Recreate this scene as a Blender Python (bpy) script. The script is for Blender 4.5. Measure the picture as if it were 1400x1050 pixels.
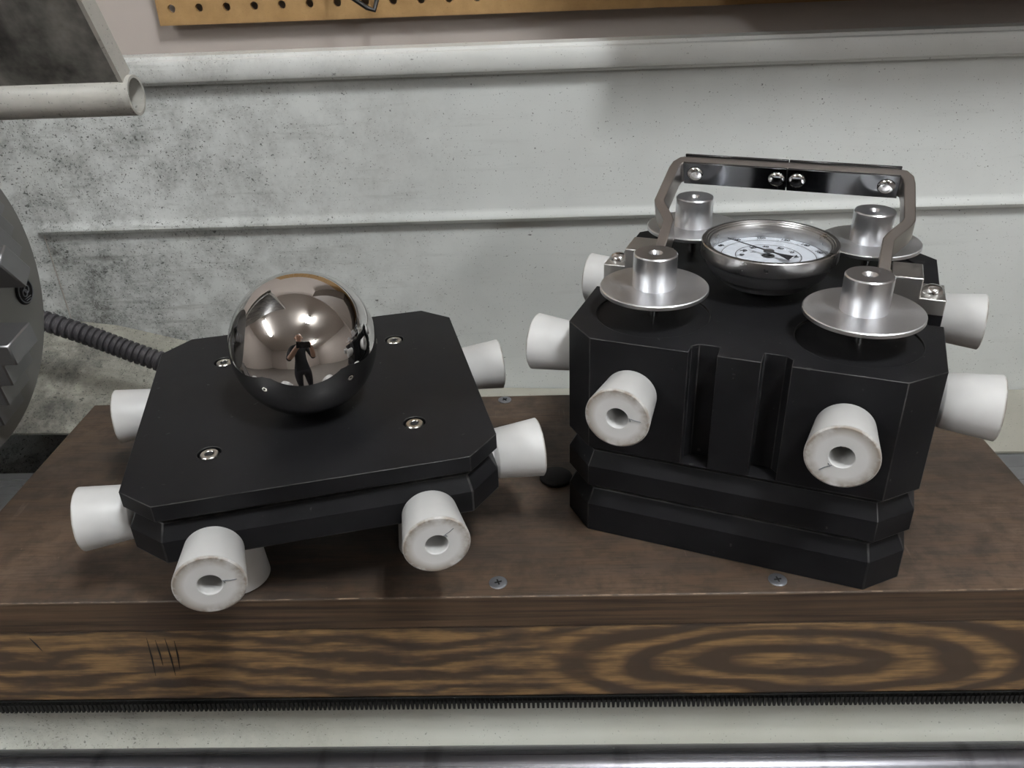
import bpy, bmesh, math, random
from mathutils import Vector, Matrix, Euler
random.seed(7)
PI = math.pi
for o in list(bpy.data.objects):
    bpy.data.objects.remove(o, do_unlink=True)
SC = bpy.context.scene
COL = SC.collection

# ------------------------------------------------------------------ camera
PITCH, ROLL, YAW, FPX = 0.5090, -0.0408, -0.0373, 1135.6
fwd = Vector((math.sin(YAW)*math.cos(PITCH), math.cos(YAW)*math.cos(PITCH), -math.sin(PITCH)))
r0 = Vector((math.cos(YAW), -math.sin(YAW), 0)); u0 = r0.cross(fwd)
right = r0*math.cos(ROLL) + u0*math.sin(ROLL); up = right.cross(fwd)
cd = bpy.data.cameras.new('camera'); cam = bpy.data.objects.new('camera', cd); COL.objects.link(cam)
cam.matrix_world = Matrix(((right.x, up.x, -fwd.x, 0.0), (right.y, up.y, -fwd.y, -0.30), (right.z, up.z, -fwd.z, 0.2853), (0, 0, 0, 1)))
cd.sensor_fit = 'HORIZONTAL'; cd.sensor_width = 36.0; cd.lens = FPX/1400*36.0; cd.clip_start = 0.01
SC.camera = cam

# ------------------------------------------------------------------ light
W = bpy.data.worlds.new('world'); SC.world = W; W.use_nodes = True
W.node_tree.nodes['Background'].inputs[0].default_value = (0.8, 0.85, 0.9, 1)
W.node_tree.nodes['Background'].inputs[1].default_value = 0.05
SC.view_settings.view_transform = 'Standard'; SC.view_settings.look = 'None'
SC.view_settings.gamma = 1.0; SC.view_settings.use_curve_mapping = False
SC.view_settings.exposure = 0.22
ROOM_Z0, ROOM_Z1 = -1.0, 1.45
# ceiling shop lights, the last an unseen fill: (x, y), housing width, tube length, tube radiance
LAMPS = [((0.42, -0.55), 0.16, 0.30, 270.0), ((-1.42, -0.95), 0.16, 1.1, 58.0), ((1.5, -2.6), 0.16, 1.1, 95.0)]
# ------------------------------------------------------------------ node helper
class NT:
    def __init__(s, name):
        s.m = bpy.data.materials.new(name); s.m.use_nodes = True
        s.t = s.m.node_tree; s.b = s.t.nodes['Principled BSDF']
        s._co = None
    def n(s, typ, **kw):
        nd = s.t.nodes.new(typ)
        for k, v in kw.items(): setattr(nd, k, v)
        return nd
    def l(s, a, b): s.t.links.new(a, b)
    def co(s):
        if s._co is None: s._co = s.n('ShaderNodeTexCoord').outputs['Object']
        return s._co
    def val(s, sock, v):
        if hasattr(v, 'is_linked') or hasattr(v, 'links'): s.l(v, sock)
        else: sock.default_value = v
    def math(s, op, a, b=0.0, c=0.0, clamp=False):
        nd = s.n('ShaderNodeMath', operation=op, use_clamp=clamp)
        s.val(nd.inputs[0], a); s.val(nd.inputs[1], b); s.val(nd.inputs[2], c)
        return nd.outputs[0]
    def noise(s, scale, detail=3, rough=.55, vec=None, sc3=None, dist=0.0):
        nd = s.n('ShaderNodeTexNoise'); nd.inputs['Scale'].default_value = scale
        nd.inputs['Detail'].default_value = detail; nd.inputs['Roughness'].default_value = rough
        nd.inputs['Distortion'].default_value = dist
        v = vec if vec is not None else s.co()
        if sc3 is not None:
            mp = s.n('ShaderNodeMapping'); mp.inputs['Scale'].default_value = sc3; s.l(v, mp.inputs['Vector']); v = mp.outputs[0]
        s.l(v, nd.inputs['Vector']); return nd.outputs['Fac']
    def ramp(s, fac, a, b, lo=0.0, hi=1.0):
        nd = s.n('ShaderNodeMapRange'); nd.inputs['From Min'].default_value = a; nd.inputs['From Max'].default_value = b
        nd.inputs['To Min'].default_value = lo; nd.inputs['To Max'].default_value = hi
        s.l(fac, nd.inputs['Value']); return nd.outputs[0]
    def mix(s, f, a, b):
        nd = s.n('ShaderNodeMix', data_type='RGBA')
        s.val(nd.inputs[0], f)
        for sk, c in ((nd.inputs[6], a), (nd.inputs[7], b)):
            if isinstance(c, tuple): sk.default_value = (*c, 1)
            else: s.l(c, sk)
        return nd.outputs[2]
    def sep(s, v=None):
        nd = s.n('ShaderNodeSeparateXYZ'); s.l(v or s.co(), nd.inputs[0]); return nd.outputs
    def color(s, c):
        if isinstance(c, tuple): s.b.inputs['Base Color'].default_value = (*c, 1)
        else: s.l(c, s.b.inputs['Base Color'])
    def set(s, rough=None, metal=None, spec=None):
        for k, v in (('Roughness', rough), ('Metallic', metal), ('Specular IOR Level', spec)):
            if v is not None: s.val(s.b.inputs[k], v)
    def bump(s, h, strength=.2, dist=.001):
        nd = s.n('ShaderNodeBump'); nd.inputs['Strength'].default_value = strength; nd.inputs['Distance'].default_value = dist
        s.l(h, nd.inputs['Height']); s.l(nd.outputs[0], s.b.inputs['Normal'])

M = {}
def simple(name, c, rough=.5, metal=0.0, spec=.5, var=.12, scale=60, rvar=.08, bump=0.0):
    t = NT(name); f = t.noise(scale, 4)
    t.color(t.mix(f, tuple(x*(1-var) for x in c), tuple(min(1, x*(1+var)) for x in c)))
    t.set(rough=t.ramp(f, .2, .8, max(0.01, rough-rvar), rough+rvar), metal=metal, spec=spec)
    if bump: t.bump(f, bump, .0005)
    M[name] = t.m; return t

# black machined plastic, slightly dusty
t = NT('black_plastic'); f1 = t.noise(35, 4); f2 = t.noise(900, 2); f3 = t.noise(260, 2, .4)
c = t.mix(t.ramp(f1, .35, .75), (.0070, .0070, .0078), (.0125, .0125, .0138))
c = t.mix(t.ramp(f3, .74, .78), c, (.04, .04, .04)); t.color(c)
t.set(rough=t.ramp(f1, .3, .7, .40, .54), spec=.13); t.bump(f2, .06, .0003); M['black_plastic'] = t.m
t = NT('worn_edge'); f1 = t.noise(90, 4, .6); t.color(t.mix(t.ramp(f1, .40, .62), (.008, .008, .009), (.036, .035, .034))); t.set(rough=.45, spec=.3); M['worn_edge'] = t.m
simple('black_rubber', (.006, .006, .007), .7, spec=.25)
simple('dark_hole', (.01, .01, .011), .8)
# white roller plastic: stained rim, dirt toward the edge of the end face (local +x = axis)
t = NT('roller_plastic'); sx, sy, sz = t.sep()
rad = t.math('SQRT', t.math('ADD', t.math('MULTIPLY', sy, sy), t.math('MULTIPLY', sz, sz)))
nz = t.noise(160, 4, .6); nb = t.noise(45, 3)
rim = t.math('MULTIPLY', t.ramp(rad, .0098, .0146), t.ramp(t.math('ADD', nz, t.math('MULTIPLY', nb, .9)), .76, 1.04))
endm = t.ramp(sx, .0250, .0262)
d = t.math('MULTIPLY', t.math('MULTIPLY', rim, endm), .95, clamp=True)
c = t.mix(t.ramp(nb, .3, .7), (.57, .57, .56), (.63, .63, .62))
c = t.mix(d, c, (.20, .155, .11)); t.color(c); t.set(rough=.42, spec=.45); M['roller_plastic'] = t.m
simple('aluminium', (.88, .89, .92), .30, 1.0, var=.05, scale=25, rvar=.05)
t = NT('turned_aluminium'); sx, sy, sz = t.sep()
rad = t.math('SQRT', t.math('ADD', t.math('MULTIPLY', sx, sx), t.math('MULTIPLY', sy, sy)))
rg = t.math('SINE', t.math('MULTIPLY', rad, 16000)); nn = t.noise(40, 3)
t.color(t.mix(nn, (.74, .75, .77), (.86, .87, .89))); t.set(rough=t.ramp(nn, .3, .7, .30, .40), metal=1.0)
t.b.inputs['Anisotropic'].default_value = .55
t.bump(rg, .10, .0001); M['turned_aluminium'] = t.m
simple('handle_steel', (.36, .335, .315), .34, 1.0, var=.08, scale=40)
simple('grip_steel', (.115, .118, .125), .2, 1.0, var=.03, scale=30, rvar=.03)
simple('bracket_steel', (.66, .65, .63), .38, 1.0, var=.07, scale=60)
simple('bright_steel', (.66, .66, .66), .16, 1.0, var=.05)
simple('screw_steel', (.55, .54, .50), .3, 1.0, var=.15, scale=300)
simple('zinc_screw', (.30, .31, .33), .45, .9, var=.2, scale=400)
simple('bezel_steel', (.54, .535, .53), .30, 1.0, var=.05)
simple('gauge_case', (.12, .12, .125), .38, .6)
simple('dial_white', (.74, .79, .86), .5, var=.02)
simple('print_black', (.02, .02, .025), .6)
simple('print_grey', (.16, .17, .19), .6)
t = NT('chrome'); nn = t.noise(20, 2); t.color(t.mix(nn, (.63, .615, .605), (.66, .645, .635))); t.set(rough=.015, metal=1.0); M['chrome'] = t.m
t = NT('gauge_glass'); nn = t.noise(30, 2); t.color(t.mix(nn, (.97, .98, .98), (.99, .99, .99)))
t.set(rough=.02)
tr_ = t.n('ShaderNodeBsdfTransparent'); gl_ = t.n('ShaderNodeBsdfGlossy'); gl_.inputs['Roughness'].default_value = .02
lw = t.n('ShaderNodeLayerWeight'); fz = t.math('ADD', t.math('MULTIPLY', t.math('POWER', lw.outputs['Facing'], 4.0), .35), t.math('MULTIPLY', nn, .05)); mx = t.n('ShaderNodeMixShader')
t.l(fz, mx.inputs[0]); t.l(tr_.outputs[0], mx.inputs[1]); t.l(gl_.outputs[0], mx.inputs[2])
t.l(mx.outputs[0], t.t.nodes['Material Output'].inputs['Surface']); M['gauge_glass'] = t.m

# stained plywood top
t = NT('plywood'); st = t.noise(1, 5, .6, sc3=(14, 160, 160)); pt = t.noise(9, 4, .6); fn = t.noise(1, 3, sc3=(60, 900, 900)); sp = t.noise(420, 2, .5)
c = t.mix(t.ramp(pt, .38, .62), (.036, .028, .023), (.112, .077, .053))
bl = t.noise(24, 5, .65); c = t.mix(t.ramp(bl, .44, .62, 0, .8), c, (.050, .037, .029)); scr = t.noise(1, 2, .4, sc3=(260, 22, 22)); c = t.mix(t.ramp(scr, .74, .78, 0, .35), c, (.17, .13, .10))
c = t.mix(t.ramp(st, .42, .62, 0, .65), c, (.095, .060, .036)); mot = t.noise(70, 5, .7); c = t.mix(t.ramp(mot, .46, .62, 0, .5), c, (.026, .020, .016))
c = t.mix(t.ramp(fn, .48, .7, 0, .5), c, (.022, .016, .012))
c = t.mix(t.ramp(sp, .76, .80, 0, .7), c, (.22, .16, .11)); py = t.sep()[1]; ew = t.noise(1, 4, .6, sc3=(120, 400, 400))
c = t.mix(t.math('MULTIPLY', t.ramp(py, .0010, .0004), t.ramp(ew, .50, .66)), c, (.26, .185, .12)); t.color(c)
t.set(rough=t.ramp(pt, .3, .7, .42, .6), spec=.4); t.bump(st, .12, .0005); M['plywood'] = t.m
t = NT('plywood_edge'); st = t.noise(1, 5, .6, sc3=(10, 100, 420)); pt = t.noise(14, 3)
c = t.mix(t.ramp(st, .35, .68), (.030, .020, .014), (.100, .064, .038)); c = t.mix(t.ramp(pt, .5, .75, 0, .6), c, (.030, .020, .015))
t.color(c); t.set(rough=.55, spec=.35); t.bump(st, .2, .0006); M['plywood_edge'] = t.m
# pine rail with cathedral grain
t = NT('pine_rail'); sx, sy, sz = t.sep(); wob = t.noise(1, 3, .5, sc3=(9, 9, 40)); wob2 = t.noise(1, 4, .6, sc3=(28, 60, 230))
def cathedral(x0, z0, stretch):
    ax = t.math('MULTIPLY', t.math('SUBTRACT', sx, x0), stretch); az = t.math('SUBTRACT', sz, z0)
    return t.math('SQRT', t.math('ADD', t.math('MULTIPLY', ax, ax), t.math('MULTIPLY', az, az)))
dA = cathedral(.130, -.046, .27); mk = t.ramp(sx, -.02, .03)
wobs = t.noise(1, 4, .55, sc3=(7, 7, 30)); wobc = t.noise(1, 3, .5, sc3=(14, 14, 30))
wobd = t.noise(1, 2, .5, sc3=(5, 5, 22))
phA = t.math('ADD', t.math('MULTIPLY', dA, 600), t.math('ADD', t.math('MULTIPLY', wobc, 9.0), t.math('MULTIPLY', wobd, 14.0)))
wobe = t.noise(1, 5, .6, sc3=(22, 20, 90))
phB = t.math('ADD', t.math('MULTIPLY', sz, 520), t.math('ADD', t.math('MULTIPLY', wobs, 26.0), t.math('MULTIPLY', wobe, 9.0)))
bA = t.ramp(t.math('SINE', phA), -.55, .75); bB = t.ramp(t.math('SINE', phB), -.9, .8)
band = t.math('ADD', t.math('MULTIPLY', bA, mk), t.math('MULTIPLY', bB, t.math('SUBTRACT', 1.0, mk)))
band = t.math('MULTIPLY', band, t.ramp(wob2, .32, .56, .20, 1.0))
streak = t.noise(1, 4, .7, sc3=(22, 60, 480)); blot = t.noise(26, 4, .6, sc3=(1, 1, 1.6))
c = t.mix(band, (.062, .043, .030), (.265, .162, .072))
c = t.mix(t.ramp(streak, .46, .66, 0, .7), c, (.058, .040, .027))
c = t.mix(t.ramp(blot, .50, .64, 0, .55), c, (.046, .036, .031)); t.color(c)
t.set(rough=.5, spec=.35); t.bump(streak, .15, .0005); M['pine_rail'] = t.m

# dirty painted sheet metal
def painted(name, base, base2, dirt=(.05, .052, .045), heavy=1.0, leftmask=True):
    t = NT(name); sx, sy, sz = t.sep()
    big = t.noise(7, 4, .6); mid = t.noise(38, 5, .65); spk = t.noise(430, 2, .5); spk2 = t.noise(170, 3, .55, sc3=(.7, 1, 1.6))
    hor = t.noise(1, 5, .65, sc3=(14, 40, 150))
    c = t.mix(t.ramp(big, .35, .65), base, base2)
    lm = t.ramp(sx, -.02, -.40) if leftmask else t.ramp(big, .3, .7)
    smear = t.math('MULTIPLY', t.ramp(t.math('ADD', mid, t.math('MULTIPLY', big, .6)), .66, 1.02), t.math('MULTIPLY', lm, .88*heavy), clamp=True)
    gr1 = t.noise(260, 4, .7); smear = t.math('MULTIPLY', smear, t.ramp(gr1, .30, .62, .35, 1.15), clamp=True)
    c = t.mix(smear, c, (.12, .122, .11))
    c = t.mix(t.math('MULTIPLY', t.ramp(hor, .56, .76), t.math('ADD', t.math('MULTIPLY', lm, .55*heavy), .10*heavy), clamp=True), c, (.13, .13, .11))
    spk3 = t.noise(800, 2, .5)
    corner = t.math('MULTIPLY', t.ramp(t.math('ABSOLUTE', t.math('ADD', sx, .405)), .035, .0), t.math('MULTIPLY', t.ramp(sz, .12, .0), t.ramp(mid, .35, .62)), clamp=True)
    if leftmask: c = t.mix(t.math('MULTIPLY', corner, .85), c, (.035, .033, .028))
    dens = t.math('ADD', t.math('MULTIPLY', lm, .075), t.math('MULTIPLY', t.ramp(mid, .35, .7), .05))
    s3 = t.ramp(t.math('ADD', spk3, dens), .715, .775)
    s1 = t.ramp(t.math('ADD', spk, dens), .74, .80)
    s2 = t.ramp(t.math('ADD', spk2, dens), .765, .80)
    c = t.mix(t.math('MULTIPLY', t.math('MAXIMUM', s3, t.math('MAXIMUM', s1, s2)), .82*min(1, heavy)), c, dirt)
    t.color(c); t.set(rough=t.ramp(mid, .3, .7, .34, .55), spec=.45); t.bump(mid, .08, .001)
    M[name] = t.m
painted('guard_paint', (.69, .71, .69), (.61, .63, .61))
painted('ledge_paint', (.70, .71, .69), (.62, .63, .60), heavy=.7)
painted('tray_paint', (.44, .43, .37), (.34, .33, .28), heavy=1.0)
painted('bed_paint', (.47, .48, .43), (.41, .41, .35), heavy=.8)
painted('tube_paint', (.50, .49, .45), (.40, .39, .35), heavy=.7, leftmask=False)
t = NT('grimy_panel'); a = t.noise(22, 5, .65); b = t.noise(1, 4, .6, sc3=(60, 30, 14))
c = t.mix(t.ramp(a, .35, .66), (.022, .022, .020), (.33, .32, .29)); c = t.mix(t.ramp(b, .5, .75, 0, .8), c, (.016, .016, .016)); t.color(c)
t.set(rough=t.ramp(a, .3, .7, .25, .55)); M['grimy_panel'] = t.m
simple('room_wall', (.50, .445, .405), .8, var=.05, scale=8)
simple('ceiling_paint', (.66, .61, .56), .85, var=.05, scale=5)
simple('floor_concrete', (.22, .20, .18), .7, var=.2, scale=5)
t = NT('hardboard'); a = t.noise(60, 5, .6); b = t.noise(700, 2)
c = t.mix(t.ramp(a, .3, .7), (.34, .20, .075), (.44, .275, .115)); c = t.mix(t.ramp(b, .62, .72, 0, .5), c, (.20, .115, .045)); t.color(c); t.set(rough=.65); M['hardboard'] = t.m
t = NT('bed_steel'); a = t.noise(30, 4); b = t.noise(1, 3, sc3=(2, 400, 400)); c = t.mix(a, (.20, .20, .21), (.34, .34, .35)); t.color(c)
t.set(rough=t.ramp(b, .3, .7, .25, .42), metal=.9); M['bed_steel'] = t.m
t = NT('rod_steel'); a = t.noise(1, 4, .6, sc3=(40, 6, 6)); b = t.noise(1, 3, sc3=(3, 500, 500))
c = t.mix(t.ramp(a, .55, .72), (.155, .155, .170), (.075, .075, .08)); t.color(c); t.set(rough=t.ramp(b, .3, .7, .24, .34), metal=.95); M['rod_steel'] = t.m
simple('rack_steel', (.022, .022, .021), .5, .5, var=.3, scale=200)
t = NT('chuck_steel'); a = t.noise(25, 4); b = t.noise(400, 2); c = t.mix(a, (.185, .18, .172), (.26, .255, .245)); t.color(c); t.set(rough=t.ramp(a, .3, .7, .35, .5), metal=.55); t.bump(b, .05, .0003); M['chuck_steel'] = t.m
simple('jaw_steel', (.24, .24, .245), .34, .7, var=.15)
simple('conduit_plastic', (.050, .047, .052), .5, var=.25, scale=200)
simple('fixture_white', (.8, .8, .8), .5)
simple('brown_wood', (.15, .125, .105), .6)
simple('garage_door', (.62, .58, .52), .7, var=.04, scale=4)

GLOW = {}
def glow(en):
    if en not in GLOW:
        g = NT('lamp_glow'); nn = g.noise(3, 1); g.color(g.mix(nn, (.9, .9, .9), (.95, .95, .95)))
        g.b.inputs['Emission Color'].default_value = (.95, .98, 1.0, 1); g.b.inputs['Emission Strength'].default_value = en; GLOW[en] = g.m
    return GLOW[en]

# ------------------------------------------------------------------ mesh helpers
def obj(name, verts, faces, mat, parent=None, smooth=None, loc=None, rot=None):
    me = bpy.data.meshes.new(name); me.from_pydata([tuple(v) for v in verts], [], faces); me.validate()
    bm = bmesh.new(); bm.from_mesh(me); bmesh.ops.recalc_face_normals(bm, faces=bm.faces); bm.to_mesh(me); bm.free()
    me.materials.append(M[mat])
    if smooth is not None:
        for p in me.polygons: p.use_smooth = True
        me.set_sharp_from_angle(angle=math.radians(smooth))
    o = bpy.data.objects.new(name, me); COL.objects.link(o)
    if parent: o.parent = parent
    if loc: o.location = loc
    if rot: o.rotation_euler = rot
    return o
def bevel(o, w=.0006, seg=2):
    m = o.modifiers.new('bevel', 'BEVEL'); m.width = w; m.segments = seg; m.limit_method = 'ANGLE'; m.angle_limit = math.radians(30)
    if o.data.materials and o.data.materials[0].name == 'black_plastic':
        o.data.materials.append(M['worn_edge']); m.material = 1
    for p in o.data.polygons: p.use_smooth = True
    o.data.set_sharp_from_angle(angle=math.radians(20))
    return o
def tag(o, label=None, cat=None, group=None, kind=None):
    for k, v in (('label', label), ('category', cat), ('group', group), ('kind', kind)):
        if v: o[k] = v
    return o
def empty(name, loc=(0, 0, 0), rz=0.0):
    e = bpy.data.objects.new(name, None); COL.objects.link(e); e.location = loc; e.rotation_euler = (0, 0, rz); e.empty_display_size = .02
    return e
def boxd(x0, x1, y0, y1, z0, z1):
    v = [(x, y, z) for z in (z0, z1) for y in (y0, y1) for x in (x0, x1)]
    return v, [(0, 2, 3, 1), (4, 5, 7, 6), (0, 1, 5, 4), (2, 6, 7, 3), (0, 4, 6, 2), (1, 3, 7, 5)]
def lathed(prof, seg=48, axis='z', closed=False):
    """prof: list of (r, h). r==0 ends give poles."""
    V = []; F = []; rows = []
    for r, h in prof:
        if r < 1e-9: rows.append([len(V)]); V.append((0, 0, h))
        else:
            row = []
            for k in range(seg):
                a = 2*PI*k/seg; row.append(len(V)); V.append((r*math.cos(a), r*math.sin(a), h))
            rows.append(row)
    pairs = list(zip(rows[:-1], rows[1:])) + ([(rows[-1], rows[0])] if closed else [])
    for A, B in pairs:
        for k in range(seg):
            k2 = (k+1) % seg
            if len(A) == 1 and len(B) == 1: continue
            if len(A) == 1: F.append((A[0], B[k], B[k2]))
            elif len(B) == 1: F.append((A[k], A[k2], B[0]))
            else: F.append((A[k], A[k2], B[k2], B[k]))
    if axis == 'x': V = [(z, x, y) for x, y, z in V]
    if axis == 'y': V = [(y, z, x) for x, y, z in V]
    return V, F
def prism(poly, z0, z1):
    n = len(poly); V = [(x, y, z0) for x, y in poly] + [(x, y, z1) for x, y in poly]
    F = [tuple(range(n-1, -1, -1)), tuple(range(n, 2*n))] + [(k, (k+1) % n, n+(k+1) % n, n+k) for k in range(n)]
    return V, F
def tubed(path, r, seg=12, cap=True, radii=None):
    V = []; F = []; n = len(path); P = [Vector(p) for p in path]
    T = [(P[min(i+1, n-1)]-P[max(i-1, 0)]).normalized() for i in range(n)]
    ref = Vector((0, 0, 1)) if abs(T[0].z) < .9 else Vector((1, 0, 0))
    N = (ref - T[0]*ref.dot(T[0])).normalized()
    for i in range(n):
        N = (N - T[i]*N.dot(T[i])).normalized(); B = T[i].cross(N); rr = radii[i] if radii else r
        for k in range(seg):
            a = 2*PI*k/seg; V.append(P[i] + (N*math.cos(a)+B*math.sin(a))*rr)
    for i in range(n-1):
        for k in range(seg):
            k2 = (k+1) % seg; F.append((i*seg+k, i*seg+k2, (i+1)*seg+k2, (i+1)*seg+k))
    if cap: F += [tuple(range(seg-1, -1, -1)), tuple(range((n-1)*seg, n*seg))]
    return V, F
def merge(*parts):
    V = []; F = []
    for v, f in parts:
        b = len(V); V += list(v); F += [tuple(i+b for i in q) for q in f]
    return V, F
def copy_tree(o, parent=None):
    c = o.copy(); COL.objects.link(c); c.parent = parent
    for ch in [x for x in bpy.data.objects if x.parent == o]: copy_tree(ch, c)
    return c
def bake(o):
    dg = bpy.context.evaluated_depsgraph_get(); me = bpy.data.meshes.new_from_object(o.evaluated_get(dg)); o.modifiers.clear(); o.data = me

# ================================================================== the room
def struct(name, data, mat, **k):
    return tag(obj(name, *data, mat, **k), kind='structure')
struct('floor', boxd(-3.2, 3.2, -4.6, .6, ROOM_Z0-.1, ROOM_Z0), 'floor_concrete')
struct('ceiling', boxd(-3.2, 3.2, -4.6, .6, ROOM_Z1, ROOM_Z1+.1), 'ceiling_paint')
struct('wall_back', boxd(-3.2, 3.2, .468, .6, ROOM_Z0, ROOM_Z1), 'room_wall')
struct('wall_front', boxd(-3.2, 3.2, -4.7, -4.6, ROOM_Z0, ROOM_Z1), 'room_wall')
struct('wall_left', boxd(-3.3, -3.2, -4.7, .6, ROOM_Z0, ROOM_Z1), 'room_wall')
struct('wall_right', boxd(3.2, 3.3, -4.7, .6, ROOM_Z0, ROOM_Z1), 'room_wall')
gd = empty('door_1', (.2, -4.6, ROOM_Z0)); tag(gd, kind='structure')
for k in range(4):
    obj('door_panel', *boxd(-1.3, 1.3, .0, .05, .03+k*.52, .53+k*.52), 'garage_door', gd)
for (lx, ly), sx, sy, en in LAMPS:
    e = empty('shop_light', (lx, ly, ROOM_Z1))
    tag(e, ['ceiling shop light nearly above the wooden board', 'ceiling shop light over to the left of the lathe', 'unseen fill light on the ceiling far back on the right'][LAMPS.index(((lx, ly), sx, sy, en))], 'ceiling light', 'ceiling shop lights')
    obj('housing', *boxd(-.045, .045, -sy/2-.04, sy/2+.04, -.05, 0.0), 'fixture_white', e)
    for q in (-1, 1):
        obj('end_cap', *boxd(-.075, .075, q*(sy/2+.015)-.012, q*(sy/2+.015)+.012, -.10, -.045), 'fixture_white', e)
        tb = obj('lamp_tube', *lathed([(0, -sy/2), (.013, -sy/2), (.013, sy/2), (0, sy/2)], 16, 'y'), 'fixture_white', e, smooth=40, loc=(q*.05, 0, -.082))
        tb.data.materials.clear(); tb.data.materials.append(glow(en))

# ================================================================== pegboard on the back wall, added shadow blocker above it
PX0, PX1, PZ0, PITCHP, PY = -.3135, .72, .2185, .0233, .455
pg = empty('pegboard', (0, PY, PZ0)); tag(pg, 'tan perforated pegboard hung along the back wall above the splash guard', 'pegboard')
# sheet with real round holes: one cell per hole, octagonal hole in a square cell
V = []; F = []
ncol = int((PX1-PX0)/PITCHP); nrow = 6; hr = .0033; th = .004
for i in range(ncol):
    for j in range(nrow):
        x0 = PX0+.0015+i*PITCHP; z0 = -.0015+j*PITCHP; cx = x0+PITCHP/2; cz = z0+PITCHP/2+.002*(j == 0)
        z0 = 0.0 if j == 0 else z0
        z1 = -.0015+(j+1)*PITCHP; x1 = x0+PITCHP
        for yy in (0.0, th):
            b = len(V); V += [(x0, yy, z0), (x1, yy, z0), (x1, yy, z1), (x0, yy, z1)]
            for k in range(12):
                a = 2*PI*k/12-3*PI/4; V.append((cx+hr*math.cos(a), yy, cz+hr*math.sin(a)))
            for s in range(4):
                h = [b+4+(s*3+q) % 12 for q in range(4)]
                F.append((b+s, b+(s+1) % 4, h[3], h[2])); F.append((b+s, h[2], h[1], h[0]))
        for k in range(12): F.append((b-16+4+k, b-16+4+(k+1) % 12, b+4+(k+1) % 12, b+4+k))
sheet = obj('sheet', V, F, 'hardboard', pg)
obj('sheet_edge', *boxd(PX0+.001, PX0+.0015+ncol*PITCHP, .0002, th-.0002, -.0008, .0), 'hardboard', pg)
obj('sheet_edge', *boxd(PX0+.0005, PX0+.0014, .0, th, -.0008, nrow*PITCHP), 'hardboard', pg)
for x in (PX0+.1, PX0+.55, PX0+.9): obj('batten', *boxd(x, x+.03, th, .0128, .05, nrow*PITCHP), 'brown_wood', pg)
hk = obj('pegboard_hook', *tubed([(-.158, .4546, .2575), (-.158, .438, .2560), (-.156, .430, .2500), (-.146, .424, .2390), (-.130, .421, .2285), (-.1245, .421, .2265), (-.1225, .425, .2330), (-.1215, .440, .2540), (-.1215, .4546, .2570)], .0019, 8), 'rack_steel', smooth=40)
tag(hk, 'black wire hook hanging in the tan pegboard', 'hook')
cb = empty('shadow_blocker', (.085, .268, .272)); tag(cb, 'unseen brown box added over the right end of the pegboard to cast shade', 'shadow blocker')  # unseen box added out of view, sized to shade the upper right wall
obj('blocker_body', *boxd(0, .95, .02, .1865, 0, .55), 'brown_wood', cb)
for k in (0, 1): obj('blocker_front', *boxd(.003+k*.475, .472+k*.475, 0, .02, .003, .547), 'brown_wood', cb)

# ================================================================== splash guard
sg = empty('splash_guard', (0, .36, -.13)); tag(sg, 'pale grey dirty sheet metal splash guard behind the lathe bed', 'splash guard')
def strip_yz(name, prof, x0, x1, mat, parent, th=.0015, off=(0, -.36, .13), smooth=35):
    """sheet swept along x; prof = list of (y, z); thickness toward +y/+z side"""
    n = len(prof); P = [Vector((p[0], p[1])) for p in prof]; Q = []
    for i in range(n):
        tt = (P[min(i+1, n-1)]-P[max(i-1, 0)]).normalized(); nn = Vector((tt.y, -tt.x))
        if nn.x < 0 and abs(nn.x) > .2: nn = -nn
        Q.append(P[i]+nn*th)
    ring = P + Q[::-1]; m = len(ring)
    V = [(x+off[0], p.x+off[1], p.y+off[2]) for x in (x0, x1) for p in ring]
    F = [tuple(range(m)), tuple(range(2*m-1, m-1, -1))] + [(k, (k+1) % m, m+(k+1) % m, m+k) for k in range(m)]
    return obj(name, V, F, mat, parent, smooth=smooth)
XR = .95
up_prof = [(.3612, .1960), (.3605, .10), (.360, .0815), (.3592, .078), (.3572, .0755), (.3567, .0728), (.3580, .0706), (.361, .0702)]
strip_yz('upper_panel', up_prof, -.413, XR, 'guard_paint', sg)
lo_prof = [(.364, .078), (.3645, .03), (.3645, -.20)]
strip_yz('lower_panel', lo_prof, -.413, XR, 'guard_paint', sg)
lip = [(.372, .2045), (.356, .2040), (.3515, .2025), (.3500, .1990), (.3498, .1905), (.3512, .1878), (.3545, .1868), (.361, .1868)]
strip_yz('top_lip', lip, -.312, XR, 'ledge_paint', sg)
# return panel on the headstock side with rounded corner
rp = []
for k in range(9):
    a = k/8; rp.append((-.413-.030*math.sin(a*.9), .3615-.030*(1-math.cos(a*.9))*1.3))
d = Vector((rp[-1][0]-rp[-2][0], rp[-1][1]-rp[-2][1])).normalized(); rp.append((rp[-1][0]+d.x*.25, rp[-1][1]+d.y*.25))
V = []; F = []
for (x, y) in rp:
    V += [(x, y-.36, -.07), (x, y-.36, .36), (x, y-.36+.0015, .36), (x, y-.36+.0015, -.07)]
for k in range(len(rp)-1):
    for q in range(4): F.append((k*4+q, k*4+(q+1) % 4, k*4+4+(q+1) % 4, k*4+4+q))
F += [(0, 1, 2, 3), tuple(len(V)-4+q for q in (3, 2, 1, 0))]
obj('return_panel', V, F, 'guard_paint', sg, smooth=40)

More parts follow.
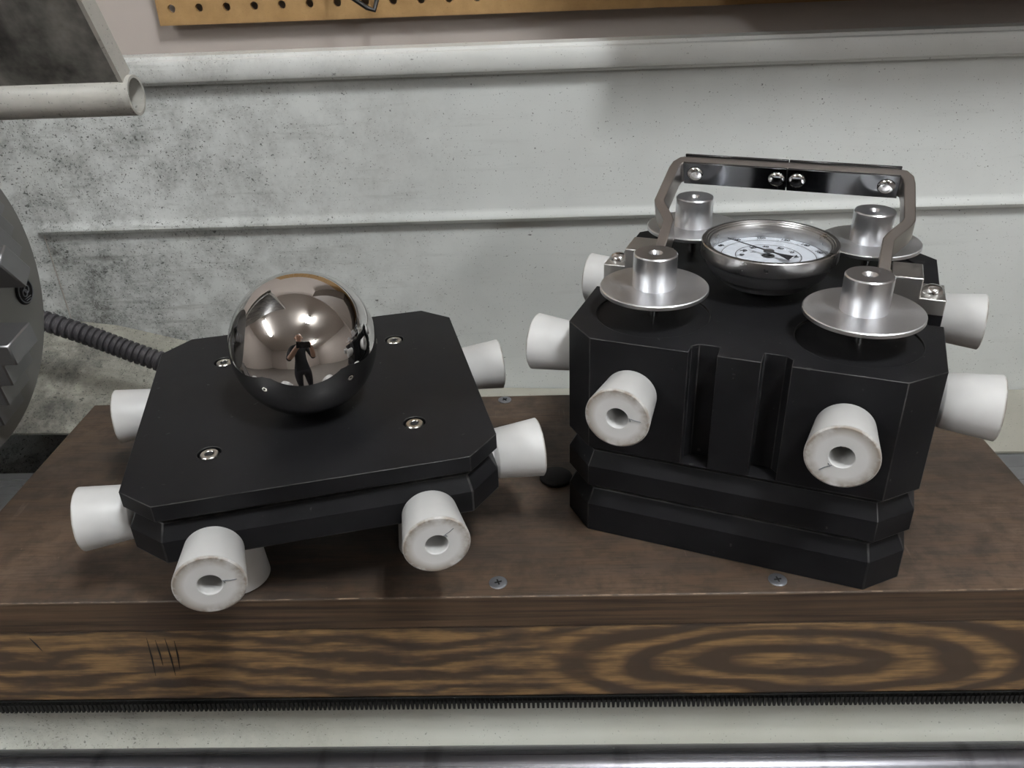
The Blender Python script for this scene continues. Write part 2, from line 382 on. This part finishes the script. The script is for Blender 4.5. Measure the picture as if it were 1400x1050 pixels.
# chip tray: sloping sheet between guard and bed
back = [(-.50, -.004), (-.413, -.010), (-.372, -.0164), (-.309, -.0348), (-.2, -.060), (-.05, -.088), (.2, -.098), (.5, -.104), (.9, -.106)]
V = []; F = []
for x, z in back:
    zf = -.070 - .020*min(1, max(0, (x+.4)/.4))
    if z < zf+.004: zf = z-.006
    V += [(x, .3630, z), (x, .272, zf), (x, .272, zf-.002), (x, .3630, z-.002)]
for k in range(len(back)-1):
    for q in range(4): F.append((k*4+q, k*4+(q+1) % 4, k*4+4+(q+1) % 4, k*4+4+q))
F += [(0, 1, 2, 3), tuple(len(V)-4+q for q in (3, 2, 1, 0))]
tr = obj('chip_tray', V, F, 'tray_paint', smooth=40); tag(tr, 'grimy pale sloping chip tray between splash guard and lathe bed', 'chip tray')

# corrugated conduit
path = []; rad = []
P0 = [Vector(p) for p in ((-.455, .285, .052), (-.405, .283, .034), (-.355, .280, .015), (-.315, .277, -.002), (-.270, .274, -.020), (-.22, .272, -.040), (-.18, .272, -.052))]
def cr(t):
    n = len(P0)-1; i = min(int(t*n), n-1); u = t*n-i
    p0, p1, p2, p3 = P0[max(i-1, 0)], P0[i], P0[i+1], P0[min(i+2, n)]
    return .5*((2*p1)+(-p0+p2)*u+(2*p0-5*p1+4*p2-p3)*u*u+(-p0+3*p1-3*p2+p3)*u**3)
nr = 56
for k in range(nr):
    for (u, r) in ((0, .0066), (.15, .0082), (.55, .0082), (.7, .0066)):
        path.append(cr((k+u)/nr)); rad.append(r)
cn = obj('corrugated_conduit', *tubed(path, 0, 14, True, rad), 'conduit_plastic', smooth=50)
tag(cn, 'black corrugated flexible conduit running along the chip tray behind the chuck', 'conduit')

# ================================================================== lathe bed, rack, rod
bed = empty('lathe_bed', (0, 0, -.30)); tag(bed, 'lathe bed with dirty pale green painted front below the board', 'lathe bed')
strip_yz('front_casting', [(.062, -.0768), (.0045, -.0768), (.0045, -.0985), (.0020, -.1040), (-.0035, -.1085), (-.0040, -.30), (.062, -.30)], -.75, .95, 'bed_paint', bed, th=.004, off=(0, 0, .30), smooth=30)
obj('front_way', *boxd(-.75, .95, .008, .060, .0, .2285), 'bed_steel', bed)
obj('rear_way', *boxd(-.75, .95, .150, .216, .0, .2285), 'bed_steel', bed)
obj('bed_floor', *boxd(-.75, .95, .060, .358, .0, .12), 'rack_steel', bed)
gr = empty('gear_rack', (0, .0, -.0760)); tag(gr, 'black toothed steel gear rack running under the wooden rail', 'gear rack')
obj('rack_bar', *boxd(-.75, .95, .0008, .0040, .0002, .0048), 'rack_steel', gr)
V = []; F = []; xx = -.42
while xx < .40:
    b = len(V)
    V += [(xx-.00090, -.0015, .0048), (xx+.00090, -.0015, .0048), (xx+.00060, -.0015, -.0012), (xx-.00060, -.0015, -.0012),
          (xx-.00090, .0038, .0048), (xx+.00090, .0038, .0048), (xx+.00060, .0038, -.0012), (xx-.00060, .0038, -.0012)]
    F += [tuple(b+i for i in q) for q in ((0, 1, 2, 3), (7, 6, 5, 4), (0, 3, 7, 4), (1, 5, 6, 2), (3, 2, 6, 7))]
    xx += .00246
tag(obj('rack_teeth', V, F, 'rack_steel', gr), kind='stuff')
fr = empty('feed_rod', (0, -.0152, -.1085)); tag(fr, 'polished round steel feed rod along the bottom of the lathe bed', 'rod')
obj('rod_shaft', *lathed([(0, -.75), (.0122, -.75), (.0122, .95), (0, .95)], 48, 'x'), 'rod_steel', fr, smooth=40)

# ================================================================== chuck
CX, CY, CZ, CR = -.32, .1063, .1137, .0922
ch = empty('lathe_chuck', (CX, CY, CZ)); tag(ch, 'dark grey steel lathe chuck with stepped jaws at the left edge', 'lathe chuck')
obj('chuck_body', *lathed([(0, -.10), (.070, -.10), (CR-.002, -.098), (CR, -.096), (CR, -.0018), (CR-.0018, 0), (.022, 0), (.0195, -.003), (.0195, -.02), (0, -.02)], 96, 'x'), 'chuck_steel', ch, smooth=30)
def jaw(ang):
    """stepped jaw in radial (r) / axial (x) profile, extruded tangentially"""
    prof = [(.018, .0), (.018, .034), (.031, .034), (.031, .026), (.045, .026), (.045, .018), (.059, .018), (.059, .009), (.074, .009), (.074, .0)]
    hw = .0125; V = []
    for s in (-hw, hw):
        for r, x in prof: V.append((x, r*math.cos(ang)-s*math.sin(ang), r*math.sin(ang)+s*math.cos(ang)))
    n = len(prof); F = [tuple(range(n)), tuple(range(2*n-1, n-1, -1))]+[(k, (k+1) % n, n+(k+1) % n, n+k) for k in range(n)]
    return bevel(obj('jaw', V, F, 'jaw_steel', ch), .0008, 1)
for a in (-82, 38, 158): jaw(math.radians(a))
em = obj('emblem', *lathed([(0, .0012), (.0078, .0012), (.0086, .0006), (.0086, -.001), (0, -.001)], 40, 'x'), 'black_rubber', ch, smooth=40, loc=(0, .0690, -.0195))
def ringpts(r, n=28, a0=0, a1=2*PI, cy=0, cz=0): return [(.0014, cy+r*math.cos(a0+(a1-a0)*k/n), cz+r*math.sin(a0+(a1-a0)*k/n)) for k in range(n+1)]
obj('emblem_mark', *merge(tubed(ringpts(.0073), .00035, 6), tubed(ringpts(.0022, 20, cy=.0013, cz=.0008), .0004, 6), tubed(ringpts(.0022, 20, cy=-.0013, cz=-.0008), .0004, 6),
    tubed([(.0014, -.0022, .005), (.0014, -.0008, .0052)], .0006, 6), tubed([(.0014, .0012, .005), (.0014, .0024, .0048)], .0006, 6),
    tubed([(.0014, -.0032, -.0042), (.0014, .0032, -.0042)], .00035, 6), tubed([(.0014, -.0024, -.0056), (.0014, .0024, -.0056)], .00035, 6)), 'print_grey', em)

# ================================================================== chuck guard (top left)
cg = empty('chuck_guard', (-.188, .1085, .219)); tag(cg, 'grimy raised chuck guard with a pale tube along its lower edge', 'chuck guard')
tubeR = .0092
obj('guard_tube', *lathed([(tubeR-.0014, -.12), (tubeR-.0014, .0), (tubeR, 0), (tubeR, -.45), (0, -.45)], 40, 'x'), 'tube_paint', cg, smooth=40, rot=(0, 0, 0))
obj('tube_bore', *lathed([(0, -.12), (tubeR-.0013, -.12)], 40, 'x'), 'dark_hole', cg)
ln = math.atan2(.0143, .027)
pv, pf = boxd(-.45, -.004, -.0018, .0082, .0085, .26)
obj('guard_sheet', pv, pf, 'grimy_panel', cg, rot=(ln, 0, 0))
obj('edge_flange', *boxd(-.0042, -.0022, -.0022, .0085, .0075, .26), 'tube_paint', cg, rot=(ln, 0, 0))

# ================================================================== wooden board
bd = empty('wooden_board', (0, 0, -.0708)); tag(bd, 'dark stained plywood board on a pine rail lying across the lathe bed', 'board')
BXL, BXR, BYB = -.3110, .2695, .1946
ply = bevel(obj('plywood_top', *boxd(BXL, BXR, .0, BYB, .0508, .0708), 'plywood', bd), .0009, 2)
ply.data.materials.append(M['plywood_edge'])
for p in ply.data.polygons:
    if abs(p.normal.z) < .5: p.material_index = 1
rl = bevel(obj('front_rail', *boxd(BXL, BXR, .0008, .060, .0, .0506), 'pine_rail', bd, loc=(0, 0, 0)), .0015, 2)
rl.location = (0, 0, 0)
for v in rl.data.vertices: v.co.z -= .0708
rl.location.z = .0708
CUTS = [((-.2014, -.0250), (-.2034, -.0524)), ((-.1973, -.0266), (-.1977, -.0449)), ((-.1921, -.0251), (-.1929, -.0525)), ((-.1877, -.0272), (-.1895, -.0477)), ((-.2615, -.0239), (-.2577, -.0333))]
for (xa, za), (xb, zb) in CUTS:
    obj('knife_cut', *tubed([(xa, .0008, za), ((xa+xb)/2+.0003, .0007, (za+zb)/2), (xb, .0008, zb)], 0, 6, True, [.0001, .00045, .0001]), 'dark_hole', rl)
bevel(obj('rear_rail', *boxd(BXL+.004, BXR-.004, .135, .190, .0, .0506), 'plywood_edge', bd), .0015, 2)
def wood_screw(x, y):
    s = obj('wood_screw', *lathed([(0, .0006), (.0012, .0005), (.0040, .0007), (.0045, .0004), (.0045, -.002), (0, -.002)], 24), 'zinc_screw', bd, smooth=40, loc=(x, y, .0708))
    obj('cross_recess', *merge(boxd(-.0018, .0018, -.00035, .00035, .0003, .00085), boxd(-.00035, .00035, -.0018, .0018, .0003, .00085)), 'dark_hole', s, rot=(0, 0, random.random()))
for x, y in ((-.0224, .0098), (.1140, .0089), (-.0236, .1886)): wood_screw(x, y)
rd = obj('rubber_disc', *lathed([(0, .0), (.0090, .0), (.0094, .0005), (.0094, .0018), (.0088, .0023), (0, .0023)], 40), 'black_rubber', smooth=40, loc=(.0086, .0966, .0))
tag(rd, 'small flat black rubber disc lying on the board between both fixtures', 'disc')

# ================================================================== shared fixture geometry
A, CH = .0839, .0153
def octo(i=0.0, a=A, c=CH):
    a2 = a-i; c2 = max(.0005, c-i*(2-math.sqrt(2)))
    return [(-a2, -a2+c2), (-a2+c2, -a2), (a2-c2, -a2), (a2, -a2+c2), (a2, a2-c2), (a2-c2, a2), (-a2+c2, a2), (-a2, a2-c2)]
def octbody(rings):
    V = []; F = []
    for i, z in rings: V += [(x, y, z) for x, y in octo(i)]
    n = len(rings)
    for k in range(n-1):
        for q in range(8): F.append((k*8+q, k*8+(q+1) % 8, k*8+8+(q+1) % 8, k*8+8+q))
    F += [tuple(range(8)), tuple(range(n*8-1, n*8-9, -1))]
    return V, F
RR = .0150
roller_prof = [(.0, .0105), (.0046, .0105), (.0050, .0110), (.0050, .0255), (.0053, .0260), (.0142, .0262), (.0150, .0256), (.0127, .0032), (.0124, .0027), (.0100, .0008), (.0100, -.0005), (0, -.0005)]
ROLL_ME = None
def make_roller(parent, loc, rz, roll):
    """end roller; local +x is the axis, x=0 lies on the fixture's side"""
    global ROLL_ME
    if ROLL_ME is None:
        r = obj('roller', *lathed(roller_prof, 56, 'x'), 'roller_plastic', smooth=30)
        s = obj('axle_screw', *lathed([(0, .0130), (.0012, .0128), (.0030, .0135), (.0034, .0128), (.0034, .0104), (0, .0104)], 24, 'x'), 'bright_steel', r, smooth=40)
        m = obj('split_mark', *tubed([(.02625, .0056, .0012), (.02625, .0062, -.0006), (.02625, .0062, .0010), (.02625, .0085, .0004), (.02625, .0110, .0003)], .00018, 5), 'print_grey', r)
        ROLL_ME = r
    else:
        r = copy_tree(ROLL_ME)
    r.parent = parent; r.location = loc; r.rotation_euler = (roll, 0, rz)
    return r

# ================================================================== left fixture
LZ, LZ2, LZ3 = .0749, .0554, .0441
LF = empty('roller_plate', (-.1186, .0754, 0), .2442)
tag(LF, 'low black octagonal plate on white feet with white end rollers, carrying the chrome ball', 'fixture')
tp = obj('top_plate', *octbody([(0.0, LZ), (0, LZ-.0080), (.0045, LZ-.0112), (.0045, LZ-.0118)]), 'black_plastic', LF)
cutters = []
for sx in (-1, 1):
    for sy in (-1, 1):
        cu = obj('cutter', *lathed([(0, -.0030), (.0054, -.0030), (.0054, .01), (0, .01)], 40), 'black_plastic', LF, loc=(sx*.0478, sy*.0475, LZ)); cutters.append(cu)
        md = tp.modifiers.new('cut', 'BOOLEAN'); md.object = cu; md.operation = 'DIFFERENCE'; md.solver = 'EXACT'
bpy.context.view_layer.update(); bake(tp)
for cu in cutters: bpy.data.objects.remove(cu, do_unlink=True)
bevel(tp, .0005)
lp = bevel(obj('lower_plate', *octbody([(.0040, LZ-.0119), (0, LZ2), (0, LZ3), (.0015, LZ3-.0012)]), 'black_plastic', LF), .0006)
for sx in (-1, 1):
    for sy in (-1, 1):
        x, y = sx*.0478, sy*.0475
        # counterbored socket screw
        s = obj('socket_screw', *lathed([(0, -.0030), (.0043, -.0030), (.0043, -.0008), (.0039, -.0003), (.0024, -.0003), (.0021, -.0006), (.0020, -.0022), (0, -.0022)], 32), 'screw_steel', LF, smooth=35, loc=(x, y, LZ))
        obj('hex_recess', *lathed([(0, -.0004), (.0019, -.0004), (.0019, -.0002), (0, -.0002)], 6), 'dark_hole', s)
        f = obj('foot', *lathed([(0, .0), (.0142, .0), (.0150, .0007), (.0127, .0300), (.0124, .0305), (.0100, .0325), (.0100, LZ3-.0005), (0, LZ3-.0005)], 48), 'roller_plastic', LF, smooth=30, loc=(x, y, 0))
RX = A-.0001
zl = .0495
make_roller(LF, (-.0475, -RX, zl), -PI/2, .05)
make_roller(LF, (.0475, -RX, zl), -PI/2, .75)
make_roller(LF, (-RX, -.0475, zl), PI, .4); make_roller(LF, (-RX, .0475, zl), PI, 1.4)
make_roller(LF, (RX, -.0475, zl), 0, .3); make_roller(LF, (RX, .0475, zl), 0, 2.2)

# chrome ball
cyaw, syaw = math.cos(.2442), math.sin(.2442)
bx, by = .001, -.017
ball_c = (-.1186+cyaw*bx-syaw*by, .0754+syaw*bx+cyaw*by, LZ+.0350)
V, F = lathed([(max(0.0, .035*math.sin(PI*k/64)) if 0 < k < 64 else 0.0, -.035*math.cos(PI*k/64)) for k in range(65)], 128)
ball = obj('chrome_ball', V, F, 'chrome', smooth=180, loc=ball_c)
tag(ball, 'polished chrome steel ball resting on the low black plate', 'ball')

# ================================================================== right fixture
RZ, RZ1, RZ2, RZ3, RZ4 = .1133, .0528, .0409, .0294, .0169
RF = empty('thermometer_block', (.1183, .1040, 0), -.367)
tag(RF, 'tall black octagonal block with dial thermometer, aluminium knobs, white rollers and folding handle', 'fixture')
def slotted():
    s0, s1, dp = .0096, .0222, .0095
    pts = []; oc = octo()
    sides = [((1, 2), 'f'), ((3, 4), 'r'), ((5, 6), 'b'), ((7, 0), 'l')]
    rot = {'f': 0, 'r': PI/2, 'b': PI, 'l': -PI/2}
    for (i, j), k in sides:
        base = [(-A+CH, -A), (-s1, -A), (-s1, -A+dp-.003), (-s1+.003, -A+dp), (-s0-.0005, -A+dp), (-s0, -A+dp-.0005), (-s0, -A), (s0, -A), (s0, -A+dp-.0005), (s0+.0005, -A+dp), (s1-.003, -A+dp), (s1, -A+dp-.003), (s1, -A), (A-CH, -A)]
        c, s = math.cos(rot[k]), math.sin(rot[k])
        pts += [(c*x-s*y, s*x+c*y) for x, y in base]
    return pts
ub = obj('upper_block', *prism(slotted(), RZ1, RZ), 'black_plastic', RF)
cutters = []
for sx in (-1, 1):
    for sy in (-1, 1):
        cu = obj('cutter', *lathed([(0, -.0012), (.0277, -.0012), (.0277, .01), (0, .01)], 64), 'black_plastic', RF, loc=(sx*.0475, sy*.0475, RZ)); cutters.append(cu)
        md = ub.modifiers.new('cut', 'BOOLEAN'); md.object = cu; md.operation = 'DIFFERENCE'; md.solver = 'EXACT'
bpy.context.view_layer.update(); bake(ub)
for cu in cutters: bpy.data.objects.remove(cu, do_unlink=True)
bevel(ub, .0005, 2)
bevel(obj('upper_chamfer', *octbody([(.0, RZ1), (.0042, RZ1-.0036), (.0042, RZ1-.0042)]), 'black_plastic', RF), .0002, 1)
bevel(obj('middle_plate', *octbody([(.0042, RZ1-.0043), (0, RZ2), (0, RZ3), (.0042, RZ3-.0036), (.0042, RZ3-.0042)]), 'black_plastic', RF), .0006)
bevel(obj('base_plate', *octbody([(.0042, RZ3-.0043), (0, RZ4), (0, .0)]), 'black_plastic', RF), .0006)
zr = .0885
make_roller(RF, (-.0475, -RX, zr), -PI/2, .0)
make_roller(RF, (.0475, -RX, zr), -PI/2, -2.4)
make_roller(RF, (-RX, -.0475, zr), PI, .4); make_roller(RF, (-RX, .0475, zr), PI, 1.4)
make_roller(RF, (RX, -.0475, zr), 0, .3); make_roller(RF, (RX, .0475, zr), 0, 2.2)
# knobs
def make_knob():
    k = obj('knob', *lathed([(0, .0125), (.0257, .0125), (.0262, .0129), (.0262, .0144), (.0257, .0148), (.0106, .0148), (0, .0148)], 96), 'turned_aluminium', RF, smooth=35)
    obj('hub', *lathed([(.0104, .0147), (.0105, .0152), (.0105, .0309), (.0100, .0315), (.0034, .0315), (.0028, .0310), (.0020, .0300), (.0020, .0270), (0, .0270)], 64), 'aluminium', k, smooth=35)
    obj('stem', *lathed([(0, -.0011), (.0024, -.0011), (.0024, .0126), (0, .0126)], 24), 'bright_steel', k, smooth=40)
    return k
K0 = make_knob(); K0.location = (-.0475, -.0475, RZ)
for sx, sy in ((1, -1), (-1, 1), (1, 1)):
    k = copy_tree(K0, RF); k.location = (sx*.0475, sy*.0475, RZ)
# gauge
def at(z): return RZ+z
G = obj('thermometer', *lathed([(0, at(.0042)), (.0200, at(.0042)), (.0232, at(.0060)), (.0238, at(.0098)), (.0262, at(.0108)), (.0290, at(.0112)), (.0312, at(.0150)), (.0318, at(.0190)), (.0300, at(.0200)), (.0296, at(.0175)), (0, at(.0172))], 96), 'gauge_case', RF, smooth=35)
obj('bezel', *lathed([(.0318, at(.0182)), (.0333, at(.0186)), (.0338, at(.0194)), (.0338, at(.0258)), (.0334, at(.0262)), (.0316, at(.0262)), (.0314, at(.0258)), (.0306, at(.0256)), (.0303, at(.0250)), (.0296, at(.0248)), (.0292, at(.0242)), (.0291, at(.0180)), (.0318, at(.0180))], 96), 'bezel_steel', G, smooth=35)
DZ = at(.0178)
obj('dial', *lathed([(0, DZ-.0006), (.0291, DZ-.0006), (.0291, DZ), (0, DZ)], 96), 'dial_white', G, smooth=30)
def arc_strip(r, w, a0, a1, n=80):
    V = []; F = []
    for k in range(n+1):
        a = math.radians(a0+(a1-a0)*k/n)
        for rr in (r-w/2, r+w/2): V.append((rr*math.cos(a), rr*math.sin(a), DZ+.00015))
    for k in range(n): F.append((2*k, 2*k+1, 2*k+3, 2*k+2))
    return V, F
def tick(a, r0_, r1_, w):
    a = math.radians(a); c, s = math.cos(a), math.sin(a)
    return [(c*r+q*s*w/2, s*r-q*c*w/2, DZ+.0002) for r, q in ((r0_, -1), (r0_, 1), (r1_, 1), (r1_, -1))], [(0, 1, 2, 3)]
parts = [arc_strip(.0234, .0003, -50, 230), arc_strip(.0163, .0003, -50, 230)]
for k in range(0, 105): parts.append(tick(215-k*2.55, .0234, .0250 if k % 10 == 1 else .0243, .00022 if k % 10 == 1 else .00014))
for k in range(0, 90): parts.append(tick(222-k*3.05, .0163, .0150 if k % 10 == 9 else .0156, .0003 if k % 10 == 9 else .00014))
obj('dial_scale', *merge(*parts), 'print_black', G)
dg = None
def numeral(txt, r, a, size, mat):
    cu = bpy.data.curves.new('numeral', 'FONT'); cu.body = txt; cu.size = size; cu.offset = .00012; cu.align_x = 'CENTER'; cu.align_y = 'CENTER'
    o = bpy.data.objects.new('numeral', cu); COL.objects.link(o); bpy.context.view_layer.update()
    me = bpy.data.meshes.new_from_object(o.evaluated_get(bpy.context.evaluated_depsgraph_get())); bpy.data.objects.remove(o, do_unlink=True)
    me.materials.clear(); me.materials.append(M[mat]); q = bpy.data.objects.new('numeral', me); COL.objects.link(q); q.parent = G
    a_ = math.radians(a); q.location = (r*math.cos(a_), r*math.sin(a_), DZ+.0002); q.rotation_euler = (0, 0, (a_-PI/2)*.75)
for s, a in (('40', 189), ('60', 161), ('80', 133), ('100', 105), ('120', 78), ('140', 53), ('160', 28), ('180', 0)): numeral(s, .0267, a, .0032, 'print_black')
for s, a in (('10', 192), ('20', 163), ('30', 133), ('40', 103), ('50', 70), ('60', 40), ('70', 11)): numeral(s, .0132, a, .0034, 'print_black')
numeral('°C', .0085, 160, .0022, 'print_grey')
na = math.radians(149); c, s = math.cos(na), math.sin(na); NZ = DZ+.0026
def npt(u, w): return (u*c-w*s, u*s+w*c)
ndl = [(.0266, .0001), (.004, .0005), (-.004, .0005), (-.0070, .0009), (-.0145, .0034), (-.0128, -.0030), (-.0065, -.0008), (-.004, -.0005), (.004, -.0005), (.0266, -.0001)]
obj('needle', *prism([npt(u, w) for u, w in ndl], NZ, NZ+.0003), 'print_black', G)
obj('needle_hub', *lathed([(0, DZ), (.0032, DZ), (.0032, DZ+.0002), (.0008, DZ+.0003), (.0008, NZ-.0002), (.0027, NZ-.0002), (.0027, NZ+.0004), (.0022, NZ+.0006), (0, NZ+.0006)], 32), 'gauge_case', G, smooth=35)
obj('lens', *lathed([(0, at(.0228)), (.0292, at(.0228)), (.0292, at(.0240)), (0, at(.0240))], 64), 'gauge_glass', G, smooth=30)
obj('hex_fitting', *lathed([(0, RZ-.0005), (.0090, RZ-.0005), (.0094, RZ+.0005), (.0094, RZ+.0045), (0, RZ+.0045)], 6), 'screw_steel', G)

# handle brackets
for sgn in (-1, 1):
    prof = [(.0585, RZ), (.0838, RZ), (.0838, RZ+.0080), (.0724, RZ+.0080), (.0724, RZ+.0178), (.0585, RZ+.0178)]
    n = len(prof); V = [(sgn*x, y, z) for y in (-.0102, .0102) for x, z in prof]
    F = [tuple(range(n)), tuple(range(2*n-1, n-1, -1))]+[(k, (k+1) % n, n+(k+1) % n, n+k) for k in range(n)]
    br = bevel(obj('bracket', V, F, 'bracket_steel', RF), .0005, 2)
    ds = obj('dome_screw', *lathed([(.0050, 0), (.0050, .0006), (.0046, .0020), (.0036, .0031), (.0020, .0037), (0, .0039)], 32), 'bright_steel', br, smooth=60, loc=(sgn*.0780, -.0010, RZ+.0080))
    obj('hinge_pin', *lathed([(0, -.0095), (.0040, -.0095), (.0040, .002), (0, .002)], 24, 'x'), 'screw_steel', br, smooth=40, loc=(sgn*.0585 if sgn > 0 else -.0585+.0075, 0, RZ+.0128))
# folding handle, leaning back
TH = math.radians(65); HP = empty('tmp'); bpy.data.objects.remove(HP)
half = [(.0547, -.0050), (.0551, .0185), (.0565, .0215), (.0625, .0310), (.0636, .0340), (.0618, .0610), (.0608, .0655), (.0585, .0683), (.0550, .0690)]
path2 = [(-x, s) for x, s in half] + [(x, s) for x, s in half[::-1]]
tk = .0055; wd = .0135
def offset(path, d):
    out = []; n = len(path)
    for i in range(n):
        p = Vector(path[i])
        e0 = (p-Vector(path[i-1])).normalized() if i > 0 else None
        e1 = (Vector(path[i+1])-p).normalized() if i < n-1 else None
        e0 = e0 or e1; e1 = e1 or e0
        nb = Vector((-e0.y-e1.y, e0.x+e1.x)).normalized(); k = 1/max(.5, nb.dot(Vector((-e0.y, e0.x))))
        out.append(tuple(p+nb*d*k))
    return out
outl = offset(path2, tk/2) + offset(path2, -tk/2)[::-1]
n = len(outl)
# local handle frame: x, s (along lean), n (normal); placed by rotation about x
def hf(x, s, w): return (x, s, w)
V = [hf(x, s, w) for w in (-wd/2, wd/2) for x, s in outl]; m2 = len(path2)
F = []
for w in (0, n):
    for k in range(m2-1):
        F.append((w+k, w+k+1, w+n-2-k, w+n-1-k))
F += [(k, (k+1) % n, n+(k+1) % n, n+k) for k in range(n)]
hd = bevel(obj('handle', V, F, 'handle_steel', RF, loc=(0, 0, RZ+.0137), rot=(PI/2-TH, 0, 0)), .0005, 2)
st = .0690
for x0, x1 in ((-.0572, -.0002), (.0002, .0572)):
    bevel(obj('grip_plate', *boxd(x0, x1, st-tk/2-.0012, st-tk/2+.0001, -.0078, .0072), 'grip_steel', hd), .0002, 1)
    bevel(obj('grip_plate', *boxd(x0, x1, st+tk/2-.0001, st+tk/2+.0010, -.0078, .0078), 'grip_steel', hd), .0002, 1)
for x in (-.0505, -.0055, .0055, .0510):
    V, F = lathed([(.0046, 0), (.0045, .0007), (.0036, .0015), (.0020, .0019), (0, .0020)], 28)
    obj('rivet', V, F, 'bright_steel', hd, smooth=60, loc=(x, st-tk/2-.0011, .0000), rot=(PI/2, 0, 0))

# ================================================================== the photographer (seen only mirrored in the ball)
simple('skin', (.48, .30, .22), .55, var=.06); simple('dark_shirt', (.018, .019, .022), .85); simple('work_trousers', (.035, .037, .045), .85); simple('dark_hair', (.03, .022, .016), .7); simple('phone_black', (.01, .01, .012), .2)
PO = Vector((.02, -.74, ROOM_Z0))
J = [((0, 0, .94), .135, -1), ((0, .01, 1.10), .125, 0), ((0, .01, 1.28), .150, 1), ((0, .0, 1.40), .120, 2), ((0, .015, 1.48), .055, 3), ((0, .03, 1.55), .060, 4), ((0, .045, 1.62), .088, 5), ((0, .04, 1.69), .085, 6), ((0, .035, 1.735), .05, 7)]
for sgn in (-1, 1):
    b = len(J); J += [((sgn*.175, .0, 1.385), .070, 3), ((sgn*.235, .10, 1.14), .050, b), ((sgn*.15, .27, 1.20), .040, b+1), ((sgn*.095, .355, 1.265), .028, b+2), ((sgn*.082, .385, 1.280), .024, b+3)]
    w = b+4
    for q in range(4):
        fb = len(J); J += [((sgn*(.074-.002*q), .402-.004*q, 1.298-.014*q), .0095, w), ((sgn*(.062-.001*q), .416, 1.300-.014*q), .0085, fb), ((sgn*(.046+.003*abs(q-1)), .419, 1.300-.014*q), .0075, fb+1)]
    fb = len(J); J += [((sgn*.074, .392, 1.262), .0105, w), ((sgn*.055, .400, 1.254), .009, fb)]
    b = len(J); J += [((sgn*.095, .0, .86), .100, 0), ((sgn*.11, .02, .48), .068, b), ((sgn*.12, -.01, .10), .046, b+1), ((sgn*.125, .03, .045), .046, b+2), ((sgn*.14, .16, .035), .036, b+3)]
me = bpy.data.meshes.new('person'); me.from_pydata([j[0] for j in J], [(j[2], k) for k, j in enumerate(J) if j[2] >= 0], [])
pe = bpy.data.objects.new('person', me); COL.objects.link(pe)
md = pe.modifiers.new('skin', 'SKIN')
for k, j in enumerate(J):
    sv = me.skin_vertices[0].data[k]; sv.radius = (j[1], j[1]*(.72 if k in (0, 1, 2, 3) else 1)); sv.use_root = (k == 0)
sb = pe.modifiers.new('sub', 'SUBSURF'); sb.levels = 2; sb.render_levels = 2
bpy.context.view_layer.update(); bake(pe)
for nm in ('skin', 'dark_shirt', 'work_trousers', 'dark_hair'): pe.data.materials.append(M[nm])
for p in pe.data.polygons:
    p.use_smooth = True; c = p.center
    if c.z > 1.665 or (c.z > 1.58 and c.y < .03): p.material_index = 3
    elif c.z > 1.47 or c.y > .20: p.material_index = 0
    elif c.z > .93: p.material_index = 1
    else: p.material_index = 2
    if c.z < .08: p.material_index = 3
pe.location = PO
face = [obj('nose', *lathed([(.013, 0), (.011, .012), (.006, .022), (0, .026)], 12), 'skin', pe, smooth=60, loc=(0, .122, 1.60), rot=(-PI/2-.2, 0, 0)),
        obj('mouth', *tubed([(-.022, .118, 1.565), (0, .124, 1.563), (.022, .118, 1.565)], .004, 8), 'skin', pe, smooth=60)]
for sgn in (-1, 1):
    obj('eye', *lathed([(0, -.010), (.007, -.007), (.010, 0), (.007, .007), (0, .010)], 12), 'dark_hair', pe, smooth=60, loc=(sgn*.032, .112, 1.628))
    obj('ear', *lathed([(0, -.03), (.012, -.02), (.015, 0), (.010, .02), (0, .03)], 12), 'skin', pe, smooth=60, loc=(sgn*.090, .040, 1.62))
tag(pe, 'person in dark shirt and trousers holding up a phone, mirrored in the chrome ball', 'person')
pv, pf = boxd(-.078, .078, -.004, .004, -.038, .038)
ph = bevel(obj('phone', pv, pf, 'phone_black', loc=(0, -.3185, .279)), .003, 2); tag(ph, 'black phone held by the person mirrored in the ball', 'phone')
